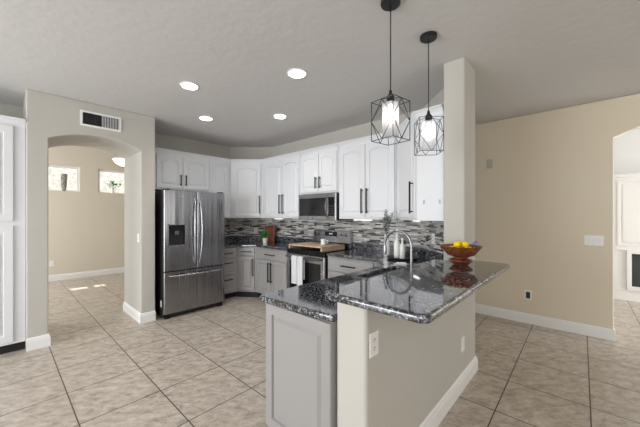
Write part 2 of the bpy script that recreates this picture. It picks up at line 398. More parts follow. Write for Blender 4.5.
# ------------------------------------------------------------------ cabinet parts
def door_bm(w, h, t=.02, stile=.055, arch=0.0, n=14, raised=True):
    """raised-panel door: x 0..w, z 0..h, back y=0, front y=-t; optional arched (cathedral) top"""
    bm = bmesh.new()
    def opening(ins, rise):
        x0, x1, z0, z1 = ins, w-ins, ins, h-ins-(arch if rise else 0)
        pts = [(x0, z0), (x1, z0)]
        for i in range(n+1):
            u = i/n; x = x1+(x0-x1)*u
            s = 0
            if arch and rise:
                k = (u-.5)/.5; s = arch*(1-k*k)
            pts.append((x, z1+s))
        return pts
    def rect(ins):
        x0, x1, z0, z1 = ins, w-ins, ins, h-ins
        return [(x0, z0), (x1, z0)]+[(x1+(x0-x1)*i/n, z1) for i in range(n+1)]
    loops = [(rect(0), 0), (rect(0), -t+.004), (rect(.004), -t), (opening(stile, 1), -t), (opening(stile+.005, 1), -t+.013),
             (opening(stile+.014, 1), -t+.013), (opening(stile+.032, 1), -t+.001 if raised else -t+.012)]
    vs = [[bm.verts.new((x, y, z)) for x, z in pl] for pl, y in loops]
    k = len(vs[0])
    for a, b in zip(vs, vs[1:]):
        for i in range(k): bm.faces.new((a[i], a[(i+1) % k], b[(i+1) % k], b[i]))
    bm.faces.new(vs[-1]); bm.faces.new(vs[0][::-1]); return bm
def handle(parent, x, z, L, vert=True, y=-.02, r=.0075):
    bm = bmesh.new(); o = .032
    if vert:
        bx(bm, x-r, x+r, y-o-r, y-o+r, z-L/2, z+L/2, .002, 1)
        for s in (-1, 1): bx(bm, x-r*.8, x+r*.8, y-o, y-.0005, z+s*(L/2-.02)-r*.8, z+s*(L/2-.02)+r*.8)
    else:
        bx(bm, x-L/2, x+L/2, y-o-r, y-o+r, z-r, z+r, .002, 1)
        for s in (-1, 1): bx(bm, x+s*(L/2-.02)-r*.8, x+s*(L/2-.02)+r*.8, y-o, y-.0005, z-r*.8, z+r*.8)
    return link('handle', bm, blk_m, parent)
def door(t, x0, x1, z0, z1, m, arch=.0, hx=None, hz=None, hl=.3, stile=.055, raised=True):
    d = link('door', door_bm(x1-x0, z1-z0, arch=arch, stile=stile, raised=raised), m, t); d.location = (x0, -.001, z0)
    if hx is not None: handle(d, hx-x0, hz-z0, hl)
    return d
def drawer(t, x0, x1, z0, z1, m, hl=.14):
    bm = bmesh.new(); bx(bm, 0, x1-x0, -.02, 0, 0, z1-z0, .004, 2)
    if z1-z0 > .17: bm.free(); bm = door_bm(x1-x0, z1-z0, stile=.04, raised=False)
    d = link('drawer', bm, m, t); d.location = (x0, -.001, z0)
    handle(d, (x1-x0)/2, (z1-z0)/2 if z1-z0 < .17 else (z1-z0)-.07, hl, False)
    return d
def crown(t, pts, z, m=None, h=.07):
    """crown moulding along a local front polyline travelling right-to-left (offset to the left = outward)"""
    P2 = [Vector(p) for p in pts]; prof = [(-.02, z-h), (.006, z-h), (.012, z-h*.7), (.03, z-h*.3), (.045, z-h*.2), (.045, z), (-.02, z)]
    bm = bmesh.new(); rings = []
    for i, p in enumerate(P2):
        ns = []
        if i > 0: d = (p-P2[i-1]).normalized(); ns.append(Vector((-d.y, d.x)))
        if i < len(P2)-1: d = (P2[i+1]-p).normalized(); ns.append(Vector((-d.y, d.x)))
        n = ns[0] if len(ns) == 1 else (ns[0]+ns[1])/(1+ns[0].dot(ns[1]))
        rings.append([bm.verts.new((p.x+n.x*o, p.y+n.y*o, zz)) for o, zz in prof])
    k = len(prof)
    for a, b in zip(rings, rings[1:]):
        for i in range(k): bm.faces.new((a[i], a[(i+1) % k], b[(i+1) % k], b[i]))
    bm.faces.new(rings[0]); bm.faces.new(rings[-1][::-1])
    return link('crown_molding', bm, m or cabw_m, t)

UZ0, UZ1 = 1.365, 2.42
G = .0015
def upper(label, x, y, rz, w, doors, z0=UZ0, depth=.365, hl=.32):
    t = thing('wall_cabinet', label, 'cabinet', (x, y, z0), rz, 'white wall cabinets around the kitchen')
    hh = UZ1-z0
    link('body', box(G, w-G, 0, depth-.003, 0, hh-.03, .002, 1), cabw_m, t)
    for (a, b, side) in doors:
        hx = None if side is None else (b-.035 if side == 'r' else a+.035)
        door(t, a, b, .025, hh-.09, cabw_m, arch=.03, hx=hx, hz=.025+.05+hl/2, hl=hl)
    crown(t, [(w-G, 0), (G, 0)], hh)
    return t
def handed(o): return o
# left (fridge) wall, facing -b
upper('white two-door cabinet above the steel refrigerator', 1.385, 4.73, 0, .965, [(.135, .51, 'r'), (.52, .935, 'l')], z0=1.805, hl=.17)
upper('narrow white wall cabinet between fridge top cabinet and corner cabinet', 2.35, 4.73, 0, .395, [(.05, .34, None)])
# corner, face at about 45 degrees
t = thing('wall_cabinet', 'white diagonal corner wall cabinet with one arched door left of the paired doors', 'cabinet', (2.75, 4.73, UZ0), R(-46.4), 'white wall cabinets around the kitchen')
cw = math.hypot(.40, .42)
Minv = Matrix.Rotation(R(46.4), 2)
def loc2(poly, ox, oy): return [tuple(Minv @ Vector((p[0]-ox, p[1]-oy))) for p in poly]
link('body', slab(loc2([(2.748, 4.732), (3.15, 4.312), (3.512, 4.312), (3.512, 4.518), (2.942, 5.09), (2.748, 5.09)], 2.75, 4.73), 0, UZ1-UZ0-.03), cabw_m, t)
door(t, .055, cw-.04, .025, UZ1-UZ0-.09, cabw_m, arch=.03, hx=cw-.06, hz=.24, hl=.32)
crown(t, [(cw+.02, .0), (-.02, .0)], UZ1-UZ0)
# microwave wall, facing -a ; local x = 4.31-b
upper('white paired-door wall cabinet left of the microwave', 3.15, 4.31, R(-90), .985, [(.085, .545, 'r'), (.555, .965, 'l')])
upper('short white two-door cabinet directly above the microwave', 3.15, 3.32, R(-90), .765, [(.02, .39, 'r'), (.40, .745, 'l')], z0=1.738, hl=.17)
upper('wide white paired-door wall cabinet right of the microwave', 3.15, 2.55, R(-90), .875, [(.035, .44, 'r'), (.45, .86, 'l')])
# end cabinet with diagonal door and blank side
poly = [(3.15, 1.66), (2.715, 1.222), (2.70, .965), (2.95, .965), (3.512, 1.528), (3.512, 1.672)]
ang = math.atan2(1.222-1.66, 2.715-3.15)
t = thing('wall_cabinet', 'white angled end wall cabinet with a narrow door and blank side beside the column', 'cabinet', (3.15, 1.66, UZ0), ang, 'white wall cabinets around the kitchen')
Minv = Matrix.Rotation(-ang, 2)
lp = loc2(poly, 3.15, 1.66)
link('body', slab(lp, 0, UZ1-UZ0-.03), cabw_m, t)
ew = lp[1][0]
door(t, .03, ew-.02, .025, UZ1-UZ0-.09, cabw_m, arch=.03, hx=ew-.06, hz=.23, hl=.32)
crown(t, [tuple(Vector(lp[2])), lp[1], (0, 0)], UZ1-UZ0)
for bb, nm in ((1.15, 'left'), (1.0, 'right')):
    bm = bmesh.new(); bx(bm, -.006, 0, -.008, .008, -.02, .02, .002, 1); tube(bm, [(-.004, 0, -.01), (-.02, 0, -.016), (-.022, 0, .004)], .003, 6)
    o = link('adhesive_hook', bm, mat('hook_'+nm, (205, 206, 208), .4)); o.location = (2.7 + (bb-.965)*.0584 - .001, bb, 1.545)
    tag(o, 'small pale adhesive hook on the blank cabinet side, the %s one of two' % nm, 'hook')
# under-cabinet light bars
for (x, y, rz, L, lab) in ((3.30, 4.05, R(-90), .22, 'thin white light bar under the cabinet left of the microwave'), (3.30, 2.25, R(-90), .3, 'thin white light bar under the wide cabinet right of the microwave'), (3.2, 1.45, R(-135), .16, 'short white light bar under the angled end cabinet')):
    t = thing('cabinet_light', lab, 'light', (x, y, UZ0-.001), rz, 'light bars under the wall cabinets')
    link('housing', box(-L/2, L/2, -.02, .02, -.012, 0), white_m, t)
    link('lens', box(-L/2+.01, L/2-.01, -.016, .016, -.016, -.0122), puck_m, t)

# pantry
t = thing('pantry_cabinet', 'tall white pantry cabinet at the left edge beside the arched wall', 'cabinet', (-1.0, 4.33, 0))
link('body', box(0, 1.137, 0, .765, .1, 2.36), cabw_m, t)
link('toe_kick', box(0, 1.137, .06, .76, .001, .1), toe_m, t)
for x0, x1, hx in ((.03, .535, None), (.545, 1.05, None)):
    door(t, x0, x1, 1.355, 2.33, cabw_m, stile=.065)
    door(t, x0, x1, .125, 1.31, cabw_m, stile=.065)
crown(t, [(1.137, 0), (0, 0)], 2.415, h=.08)

# ------------------------------------------------------------------ base cabinets
BT = .875
def base_body(t, poly, toe, m=cabg_m):
    link('body', slab(poly, .1, BT), m, t); link('toe_kick', slab(toe, .001, .0995), toe_m, t)
gp = 'grey base cabinets under the granite'
t = thing('base_cabinet', 'grey three-drawer base cabinet right beside the refrigerator', 'cabinet', (2.335, 4.45, 0), 0, gp)
base_body(t, [(0, 0), (.363, 0), (.363, .64), (0, .64)], [(0, .06), (.363, .06), (.363, .64), (0, .64)])
for z0, z1 in ((.70, .855), (.42, .685), (.13, .405)): drawer(t, .02, .34, z0, z1, cabg_m, .16)
ang = math.atan2(4.17-4.45, 2.91-2.70); cw = math.hypot(.21, .28); Minv = Matrix.Rotation(-ang, 2)
t = thing('base_cabinet', 'narrow grey corner base cabinet with one drawer above one door', 'cabinet', (2.70, 4.45, 0), ang, gp)
base_body(t, loc2([(2.70, 4.45), (2.91, 4.172), (3.51, 4.172), (3.51, 4.51), (2.935, 5.09), (2.70, 5.09)], 2.70, 4.45), loc2([(2.70, 4.50), (2.95, 4.172), (3.51, 4.172), (3.51, 4.51), (2.935, 5.09), (2.70, 5.09)], 2.70, 4.45))
drawer(t, .045, cw-.03, .73, .855, cabg_m, .18); door(t, .045, cw-.03, .13, .71, cabg_m, hx=cw-.06, hz=.53, hl=.3, stile=.05)
t = thing('base_cabinet', 'grey base cabinet with one wide drawer and two doors left of the stove', 'cabinet', (2.91, 4.168, 0), R(-90), gp)
base_body(t, [(0, 0), (.83, 0), (.83, .6), (0, .6)], [(0, .06), (.83, .06), (.83, .6), (0, .6)])
drawer(t, .03, .80, .70, .855, cabg_m, .24)
door(t, .03, .41, .13, .68, cabg_m, hx=.38, hz=.49, hl=.32); door(t, .42, .80, .13, .68, cabg_m, hx=.45, hz=.49, hl=.32)
t = thing('base_cabinet', 'grey base cabinet with a wide drawer right of the stove', 'cabinet', (2.91, 2.545, 0), R(-90), gp)
base_body(t, [(0, 0), (.735, 0), (.735, .6), (0, .6)], [(0, .06), (.735, .06), (.735, .6), (0, .6)])
drawer(t, .02, .71, .70, .855, cabg_m, .22); drawer(t, .02, .71, .42, .68, cabg_m, .22); drawer(t, .02, .71, .13, .40, cabg_m, .22)
ang = math.atan2(1.49-1.805, 2.60-2.91); cw = math.hypot(.31, .315); Minv = Matrix.Rotation(-ang, 2)
t = thing('base_cabinet', 'grey corner base cabinet behind the sink end of the peninsula', 'cabinet', (2.91, 1.805, 0), ang, gp)
base_body(t, loc2([(2.91, 1.805), (2.64, 1.515), (2.64, .95), (2.91, .95), (3.50, 1.535), (3.50, 1.805)], 2.91, 1.805), loc2([(2.95, 1.805), (2.66, 1.45), (2.66, .95), (2.91, .95), (3.50, 1.55), (3.50, 1.805)], 2.91, 1.805))
door(t, .03, cw-.04, .13, .855, cabg_m, hx=.07, hz=.68, hl=.25)
# peninsula (kitchen side faces +b -> rotate 180)
t = thing('peninsula_cabinet', 'grey peninsula base cabinet with a raised panel end facing the camera', 'cabinet', (1.125, 1.49, 0), 0)
L = 1.5
bm = bmesh.new()
link('body', slab([(0, 0), (.02, 0), (.02, -.54), (0, -.54)], .1, BT), cabg_m, t)
bm = bmesh.new(); bx(bm, .021, .72, -.54, 0, .1, BT); bx(bm, .72, L, -.54, 0, .1, .62); bx(bm, .72, L, -.02, 0, .62, BT); bx(bm, .72, L, -.54, -.525, .62, BT)
link('carcass', bm, cabg_m, t)
link('toe_kick', box(.005, L, -.54, -.06, .001, .0995), toe_m, t)
d = link('end_panel', door_bm(.535, BT-.115, t=.02, stile=.06), cabg_m, t); d.location = (-.0005, -.004, .11); d.rotation_euler = (0, 0, R(-90))
for k, (x0, x1) in enumerate(((.02, .36), (.37, .71), (.72, 1.09), (1.10, 1.48))):
    d = link('door', door_bm(x1-x0, .725), cabg_m, t); d.location = (x1, .001, .13); d.rotation_euler = (0, 0, R(180))
    handle(d, .035 if k % 2 == 0 else x1-x0-.035, .6, .2)

# ------------------------------------------------------------------ counters
CT = (.8762, .914)
t = thing('countertop', 'dark speckled granite counter left of the stove in the far corner', 'countertop', (0, 0, 0), 0)
link('slab', slab([(2.335, 4.41), (2.685, 4.41), (2.885, 4.165), (2.885, 3.335), (3.505, 3.335), (3.505, 4.51), (2.93, 5.085), (2.335, 5.085)], *CT, .012), granite_m, t)
link('upstand', slab([(2.335, 5.07), (2.925, 5.07), (3.49, 4.505), (3.49, 3.335), (3.508, 3.335), (3.508, 4.515), (2.935, 5.09), (2.335, 5.09)], .9145, 1.0145), granite_m, t)
t = thing('countertop', 'long dark speckled granite counter running from the stove around the sink to the peninsula end', 'countertop')
hole = [(1.97, 1.10), (1.97, 1.42), (2.62, 1.42), (2.62, 1.10)]
outer = rnd([(2.885, 2.545), (2.885, 1.80), (2.62, 1.535), (1.075, 1.535), (1.112, .942), (2.597, .942), (2.597, .936), (2.915, .936), (3.505, 1.53), (3.505, 2.545)], (3,), .03)
link('slab', slab(outer, *CT, .012, holes=[rnd(hole, (0, 1, 2, 3), .05)]), granite_m, t)
link('upstand', slab([(2.925, .965), (2.94, .952), (3.507, 1.525), (3.507, 2.545), (3.488, 2.545), (3.488, 1.535)], .9145, 1.0145), granite_m, t)
# sink
t = thing('sink', 'undermount steel sink set into the peninsula granite behind the bar', 'sink', (2.295, 1.26, .70))
bm = bmesh.new()
x, y = .335, .17
for a in ((-x, -x+.004, -y, y), (x-.004, x, -y, y), (-x, x, -y, -y+.004), (-x, x, y-.004, y)): bx(bm, *a, 0, .1755)
bx(bm, -x, x, -y, y, -.004, 0)
link('basin', bm, steel_sink, t)
link('drain', lathe(bmesh.new(), [(.045, .0005), (.045, .004), (.03, .003), (.0, .001)], 20), chrome_m, t)
# bar slab
bar = slab(rnd([(1.105, .455), (2.757, .455), (2.757, .752), (2.592, .752), (2.592, 1.012), (1.105, 1.012)], (0, 1, 5), .045), .9865, 1.028, .016, res=4)
tag(link('bar_countertop', bar, granite_m), 'raised polished granite bar slab on top of the peninsula half wall', 'countertop')
o = link('counter_bracket', box(1.36, 1.366, .50, .756, .95, .986), blackm_m); tag(o, 'small dark metal bracket under the granite bar overhang', 'bracket')

# ------------------------------------------------------------------ faucet
t = thing('faucet', 'tall brushed gooseneck faucet behind the bar slab at the sink', 'faucet', (2.225, 1.05, .9145))
link('base', lathe(bmesh.new(), [(.03, 0), (.03, .006), (.022, .012), (.018, .05), (.0, .05)], 20), chrome_m, t, True)
r = .12; pts = [(0, 0, .04), (0, 0, .15)] + [(0, r-r*math.cos(a), .255+r*math.sin(a)) for a in [math.pi*k/14 for k in range(15)]] + [(0, 2*r, .24)]
link('spout', tube(bmesh.new(), pts, .0105, 12), chrome_m, t, True)
link('spray_head', tube(bmesh.new(), [(0, 2*r, .255), (0, 2*r, .24), (0, 2*r, .19), (0, 2*r, .165)], [.011, .014, .016, .014], 14), chrome_m, t, True)
link('lever', tube(bmesh.new(), [(.016, 0, .035), (.04, 0, .04), (.085, 0, .06)], [.007, .006, .005], 8), chrome_m, t, True)
# small items by the sink
bm = bmesh.new(); bx(bm, -.035, .035, -.05, .05, 0, .028, .008, 2)
o = link('sponge', bm, white_m); o.location = (2.70, 1.38, .9145); o.rotation_euler = (0, 0, .6); tag(o, 'white sponge on the granite near the sink corner', 'sponge')
bm = bmesh.new(); lathe(bm, [(.03, 0), (.034, .012), (.02, .018), (0, .018)], 18)
o = link('sink_stopper', bm, blackm_m, smooth=True); o.location = (2.70, 1.275, .9145); tag(o, 'black round sink stopper on the granite beside the sink', 'stopper')

# ------------------------------------------------------------------ refrigerator
t = thing('refrigerator', 'stainless french-door refrigerator with ice dispenser between arch wall and drawers', 'refrigerator', (1.435, 4.17, 0))
FW = .896
link('body', box(.004, FW-.004, .075, .90, .035, 1.745, .006, 1), blackm_m, t)
for x in (.03, FW-.09): link('foot', box(x, x+.06, .04, .12, .0, .0345), blackm_m, t)
link('grille', box(.05, FW-.05, .06, .074, .02, .075), blackm_m, t)
def fdoor(name, x0, x1, z0, z1, cut=None):
    n = 10; bm = bmesh.new()
    def yf(x): u = (x-FW/2)/(FW/2); return -.012*(1-u*u)+.012
    xs = sorted(set([x0+(x1-x0)*i/n for i in range(n+1)]+([cut[0], cut[1]] if cut else [])))
    e = .012
    def prof(x):   # edge rounding toward door edges
        dd = min(x-x0, x1-x); return e*(1-min(1, dd/e))**2
    xs = sorted(set(xs+[x0+.003, x0+.007, x0+.013, x1-.013, x1-.007, x1-.003]))
    zs = [z0, z1] if not cut else [z0, cut[2], cut[3], z1]
    grid = {}
    for i, x in enumerate(xs):
        for j, z in enumerate(zs): grid[i, j] = bm.verts.new((x, yf(x)+prof(x)-.0, z))
    for i in range(len(xs)-1):
        for j in range(len(zs)-1):
            if cut and j == 1 and xs[i] >= cut[0]-1e-6 and xs[i+1] <= cut[1]+1e-6: continue
            bm.faces.new((grid[i, j], grid[i+1, j], grid[i+1, j+1], grid[i, j+1]))
    # sides/back
    ed = [q for q in bm.edges if len(q.link_faces) == 1]
    ret = bmesh.ops.extrude_edge_only(bm, edges=ed)
    for v in [g for g in ret['geom'] if isinstance(g, bmesh.types.BMVert)]:
        v.co.y = .07
    d = link(name, bm, steel_m, t)
    for p in d.data.polygons: p.use_smooth = abs(p.normal.y) > .3
    return d
D = (.048, .285, .985, 1.295)
dl = fdoor('door', .004, FW/2-.003, .655, 1.757, D)
dr = fdoor('door', FW/2+.003, FW-.004, .655, 1.757)
fz = fdoor('freezer_drawer', .004, FW-.004, .075, .64)
# dispenser
ds = link('dispenser', box(D[0], D[1], .055, .068, D[2], D[3]), blackm_m, dl)
bm = bmesh.new()
for a in ((D[0], D[0]+.012, D[2], D[3]), (D[1]-.012, D[1], D[2], D[3]), (D[0], D[1], D[2], D[2]+.012), (D[0], D[1], D[3]-.012, D[3])): bx(bm, a[0], a[1], -.004, .055, a[2], a[3])
link('dispenser_frame', bm, steel_h, dl)
link('dispenser_panel', box(D[0]+.012, D[1]-.012, .0, .054, D[3]-.09, D[3]-.012), disp_m, dl)
link('dispenser_spout', box(.14, .2, .01, .05, D[3]-.15, D[3]-.09, .005), chrome_m, dl)
link('drip_tray', box(D[0]+.012, D[1]-.012, .006, .054, D[2]+.012, D[2]+.02), steel_h, dl)
link('brand_plate', box(.20, .255, -.0015, .003, 1.675, 1.688), steel_h, dl)
def bowed(x, z0, z1, s):
    n = 12; return [(x+s*.018*math.sin(math.pi*i/n), .006-.06*math.sin(math.pi*i/n)**.45, z0+(z1-z0)*i/n) for i in range(n+1)]
link('door_handle', tube(bmesh.new(), bowed(FW/2-.035, .73, 1.66, -1), .011, 10), steel_h, dl, True)
link('door_handle', tube(bmesh.new(), bowed(FW/2+.035, .73, 1.66, 1), .011, 10), steel_h, dr, True)
n = 14; link('door_handle', tube(bmesh.new(), [(.07+(FW-.14)*i/n, .0-.06*math.sin(math.pi*i/n)**.35, .585) for i in range(n+1)], .012, 10), steel_h, fz, True)
link('hinge_cover', box(.02, .09, .03, .12, 1.7575, 1.775, .004), blackm_m, t); link('hinge_cover', box(FW-.09, FW-.02, .03, .12, 1.7575, 1.775, .004), blackm_m, t)
link('energy_tag', box(-.0005, .0035, .10, .13, .16, .25), white_m, t)

# ------------------------------------------------------------------ stove (local x = 3.325-b, y = a-2.87)
t = thing('stove', 'stainless electric range with black cooktop between the grey cabinets', 'stove', (2.875, 3.325, 0), R(-90))
SW = .762
link('body', box(.003, SW-.003, .03, .62, .03, .90), blackm_m, t)
for x in (.03, SW-.07):
    for y in (.06, .54): link('foot', box(x, x+.04, y, y+.04, 0, .0295), blackm_m, t)
link('cooktop', box(.0, SW, -.01, .60, .9005, .925, .004), black_m, t)
link('front_trim', box(.004, SW-.004, -.012, .029, .86, .899, .004), black_m, t)
od = link('oven_door', box(.006, SW-.006, -.015, .029, .245, .855, .006), steel_h, t)
link('oven_window', box(.07, SW-.07, -.0175, -.0155, .32, .755), black_m, od)
bm = bmesh.new(); tube(bm, [(.04, -.06, .815), (SW-.04, -.06, .815)], .013, 12)
for x in (.06, SW-.06): bx(bm, x-.012, x+.012, -.06, -.0155, .805, .825)
link('oven_handle', bm, chrome_m, od)
sd = link('storage_drawer', box(.006, SW-.006, -.012, .029, .05, .235, .006), steel_m, t)
bm = slab([(.54, .926), (.62, .926), (.62, 1.185), (.575, 1.185)], .003, SW-.003, fn=lambda c: Vector((c.z, c.x, c.y)))
cp = link('control_panel', bm, steel_h, t)
def onpanel(z): return .54+(.575-.54)*(z-.926)/(1.185-.926)
link('display', slab([(onpanel(1.09)-.003, 1.09), (onpanel(1.09), 1.09), (onpanel(1.16), 1.16), (onpanel(1.16)-.003, 1.16)], .25, .50, fn=lambda c: Vector((c.z, c.x, c.y))), disp_m, cp)
bm = bmesh.new()
for i in range(4): bx(bm, .345+i*.018, .357+i*.018, onpanel(1.125)-.0055, onpanel(1.125)-.0045, 1.118, 1.138)
link('clock_digits', bm, digit_m, cp)
for x in (.07, .15, .60, .68):
    o = link('knob', lathe(bmesh.new(), [(.026, 0), (.026, .006), (.02, .008), (.018, .028), (0, .028)], 18), blk_m if 0 else chrome_m, cp, True)
    o.location = (x, onpanel(1.12)+.001, 1.12); o.rotation_euler = (R(98), 0, 0)
link('panel_base', box(.003, SW-.003, .525, .539, .9255, 1.0, .002), black_m, t)

# noodle board, with a cup
t = thing('noodle_board', 'large pale wooden board with raised sides covering the black cooktop', 'board', (2.875, 3.325, .9255), R(-90))
link('board', box(.03, .70, .0, .50, .045, .062, .003), wood_light, t)
for x in (.03, .68): link('side_rail', box(x, x+.02, .0, .50, .0, .0445), wood_light, t)
t = thing('mug', 'small white mug standing on the wooden stove board', 'mug', (3.10, 2.80, .988))
bm = lathe(bmesh.new(), [(.028, 0), (.036, .004), (.037, .085), (.034, .085), (.033, .008), (0, .007)], 24); link('cup', bm, ceram_m, t, True)
link('handle', tube(bmesh.new(), [(.02, -.03, .07), (.03, -.058, .065), (.032, -.062, .04), (.02, -.03, .02)], .005, 8), ceram_m, t, True)
# towel over the oven handle : world
def towel(b0, b1, zb, x_off, label, seed):
    random.seed(seed); bm = bmesh.new(); n, mth = 10, 14; th = .006
    prof = []
    fr = 2.875-.06-.017; bk = 2.875-.06+.017
    prof += [(fr, zb+(.815-zb)*i/9) for i in range(10)]
    prof += [(2.815-.018*math.cos(a), .815+.018*math.sin(a)) for a in (R(45), R(90), R(135))]
    prof += [(bk, .815-.3*i/6) for i in range(7)]
    def off(i, j): return .004*math.sin(i*1.3+seed)*min(1, abs(j-11)/6)
    rings = []
    for s in (0, 1):
        g = [[None]*len(prof) for _ in range(n+1)]
        for i in range(n+1):
            for j, (x, z) in enumerate(prof):
                side = -1 if j < 11 else 1
                g[i][j] = bm.verts.new((x+side*(s*th if j != 11 else 0)+ (off(i, j) if j < 10 else 0)*1, b0+(b1-b0)*i/n, z+(s*th if 9 < j < 13 else 0)))
        rings.append(g)
    for g in rings:
        for i in range(n):
            for j in range(len(prof)-1): bm.faces.new((g[i][j], g[i+1][j], g[i+1][j+1], g[i][j+1]))
    a, b = rings
    for i in range(n):
        for j in (0, len(prof)-1): bm.faces.new((a[i][j], a[i+1][j], b[i+1][j], b[i][j]))
    for j in range(len(prof)-1):
        for i in (0, n): bm.faces.new((a[i][j], a[i][j+1], b[i][j+1], b[i][j]))
    tag(link('dish_towel', bm, cloth_m, smooth=True), label, 'towel')
towel(3.145, 3.035, .44, 0, 'white dish towel over the oven handle, the left one of two', 1)
towel(3.02, 2.91, .425, 0, 'white dish towel over the oven handle, the right one of two', 4)

# ------------------------------------------------------------------ microwave
t = thing('microwave', 'stainless over-the-range microwave with black glass door', 'microwave', (3.09, 3.316, 1.345), R(-90))
MW = .757
link('body', box(.002, MW, .03, .42, .0, .385), blackm_m, t)
md = link('door', box(.002, MW-.002, -.0, .029, .0, .385, .004), steel_h, t)
link('door_glass', box(.035, .585, -.003, -.0005, .06, .325), black_m, md)
link('control_panel', box(.625, MW-.03, -.003, -.0005, .06, .325), disp_m, md)
for r_ in range(4):
    for c_ in range(3): link('keypad_button', box(.642+c_*.027, .660+c_*.027, -.0045, -.0032, .09+r_*.035, .105+r_*.035), slot_m, md)
link('door_handle', tube(bmesh.new(), [(.605, -.0, .04)]+[(.605, -.045*math.sin(math.pi*i/10)**.6, .045+.295*i/10) for i in range(1, 10)]+[(.605, 0, .345)], .009, 10), chrome_m, md, True)
link('vent_strip', box(.02, MW-.02, -.002, -.0003, .345, .372), steel_h, md)

# ------------------------------------------------------------------ corner decor
t = thing('potted_herb', 'small green herb in a white pot in the far counter corner', 'plant', (3.17, 4.28, .9145))
link('pot', lathe(bmesh.new(), [(.038, 0), (.048, .09), (.044, .09), (.038, .075), (0, .075)], 20), ceram_m, t, True)
bm = bmesh.new()
def leaf(bm, p, d, L, w_, upv=Vector((0, 0, 1))):
    d = Vector(d).normalized(); s = d.cross(upv)
    if s.length < .1: s = Vector((1, 0, 0))
    s.normalize(); n = s.cross(d)
    p = Vector(p); v = [bm.verts.new(q) for q in (p, p+d*L*.45+s*w_-n*w_*.3, p+d*L*.5+n*w_*.2, p+d*L*.45-s*w_-n*w_*.3, p+d*L-n*L*.15)]
    bm.faces.new((v[0], v[1], v[2])); bm.faces.new((v[0], v[2], v[3])); bm.faces.new((v[1], v[4], v[2])); bm.faces.new((v[2], v[4], v[3]))
random.seed(7)
for k in range(150):
    th = random.uniform(0, 6.28); ph = random.uniform(-.2, 1.4); rr = random.uniform(.02, .085)
    d = Vector((math.cos(th)*math.cos(ph), math.sin(th)*math.cos(ph), math.sin(ph)))
    leaf(bm, Vector((0, 0, .12))+d*rr*Vector((1, 1, .8)).x, d+Vector((0, 0, random.uniform(-.4, .4))), .035, .014)
link('leaves', bm, green_m, t)
bm = bmesh.new()
for k in range(9):
    th = k*.7; tube(bm, [(0, 0, .07), (.02*math.cos(th), .02*math.sin(th), .15)], .002, 5)
link('stem', bm, stem_m, t)
t = thing('cutting_board', 'reddish wooden cutting board leaning upright behind the potted herb', 'board', (3.335, 4.38, .916), R(-67))
o = link('board', slab(rnd([(-.11, 0), (.11, 0), (.11, .30), (-.11, .30)], (0, 1, 2, 3), .015), -.01, .01, .004, holes=[[(.02*math.cos(a), .27+.012*math.sin(a)) for a in [6.283*k/12 for k in range(12)]]], fn=lambda c: Vector((c.x, c.z+c.y*.22, c.y))), wood_board, t)

# tray with bottles and vase
t = thing('serving_tray', 'black round tray on the granite corner behind the faucet', 'tray', (3.11, 1.57, .9145))
link('tray', lathe(bmesh.new(), [(.15, 0), (.175, .014), (.18, .024), (.174, .024), (.152, .0105), (0, .0095)], 40), drk_tray, t, True)
def bottle(x, y, h, rr, label):
    t = thing('bottle', label, 'bottle', (x, y, .9252), 0, 'white bottles on the black tray')
    link('bottle_body', lathe(bmesh.new(), [(rr*.9, 0), (rr, .006), (rr, h*.55), (rr*.8, h*.66), (rr*.38, h*.76), (rr*.33, h*.9), (0, h*.9)], 24), ceram_m, t, True)
    link('cap', lathe(bmesh.new(), [(rr*.4, h*.9), (rr*.4, h), (0, h)], 16), white_m, t, True)
bottle(3.073, 1.625, .28, .036, 'taller white ceramic bottle on the black tray')
bottle(3.04, 1.542, .235, .030, 'shorter white ceramic bottle on the black tray')
t = thing('twig_vase', 'white vase of grey-green twigs behind the bottles', 'vase', (3.17, 1.815, .9145))
link('vase', lathe(bmesh.new(), [(.03, 0), (.044, .03), (.044, .12), (.03, .2), (.026, .25), (.032, .265), (.026, .262), (.02, .2), (0, .19)], 24), ceram_m, t, True)
bm = bmesh.new(); bl = bmesh.new(); random.seed(3)
for k in range(7):
    tip = Vector((random.uniform(-.30, -.20), random.uniform(-.25, -.10), random.uniform(.40, .60)))
    p0 = Vector((0, 0, .22)); mid = (p0+tip)/2+Vector((random.uniform(-.05, -.02), random.uniform(-.02, .02), .02))
    tube(bm, [p0, mid, tip], .0022, 5)
    for i in range(34):
        u = random.uniform(.3, 1); p = p0.lerp(mid, u*2) if u < .5 else mid.lerp(tip, u*2-1)
        leaf(bl, p, (random.uniform(-1, 1), random.uniform(-1, 1), random.uniform(-.3, .9)), .034, .013)
link('twig', bm, stem_m, t); link('leaves', bl, sage_m, t)

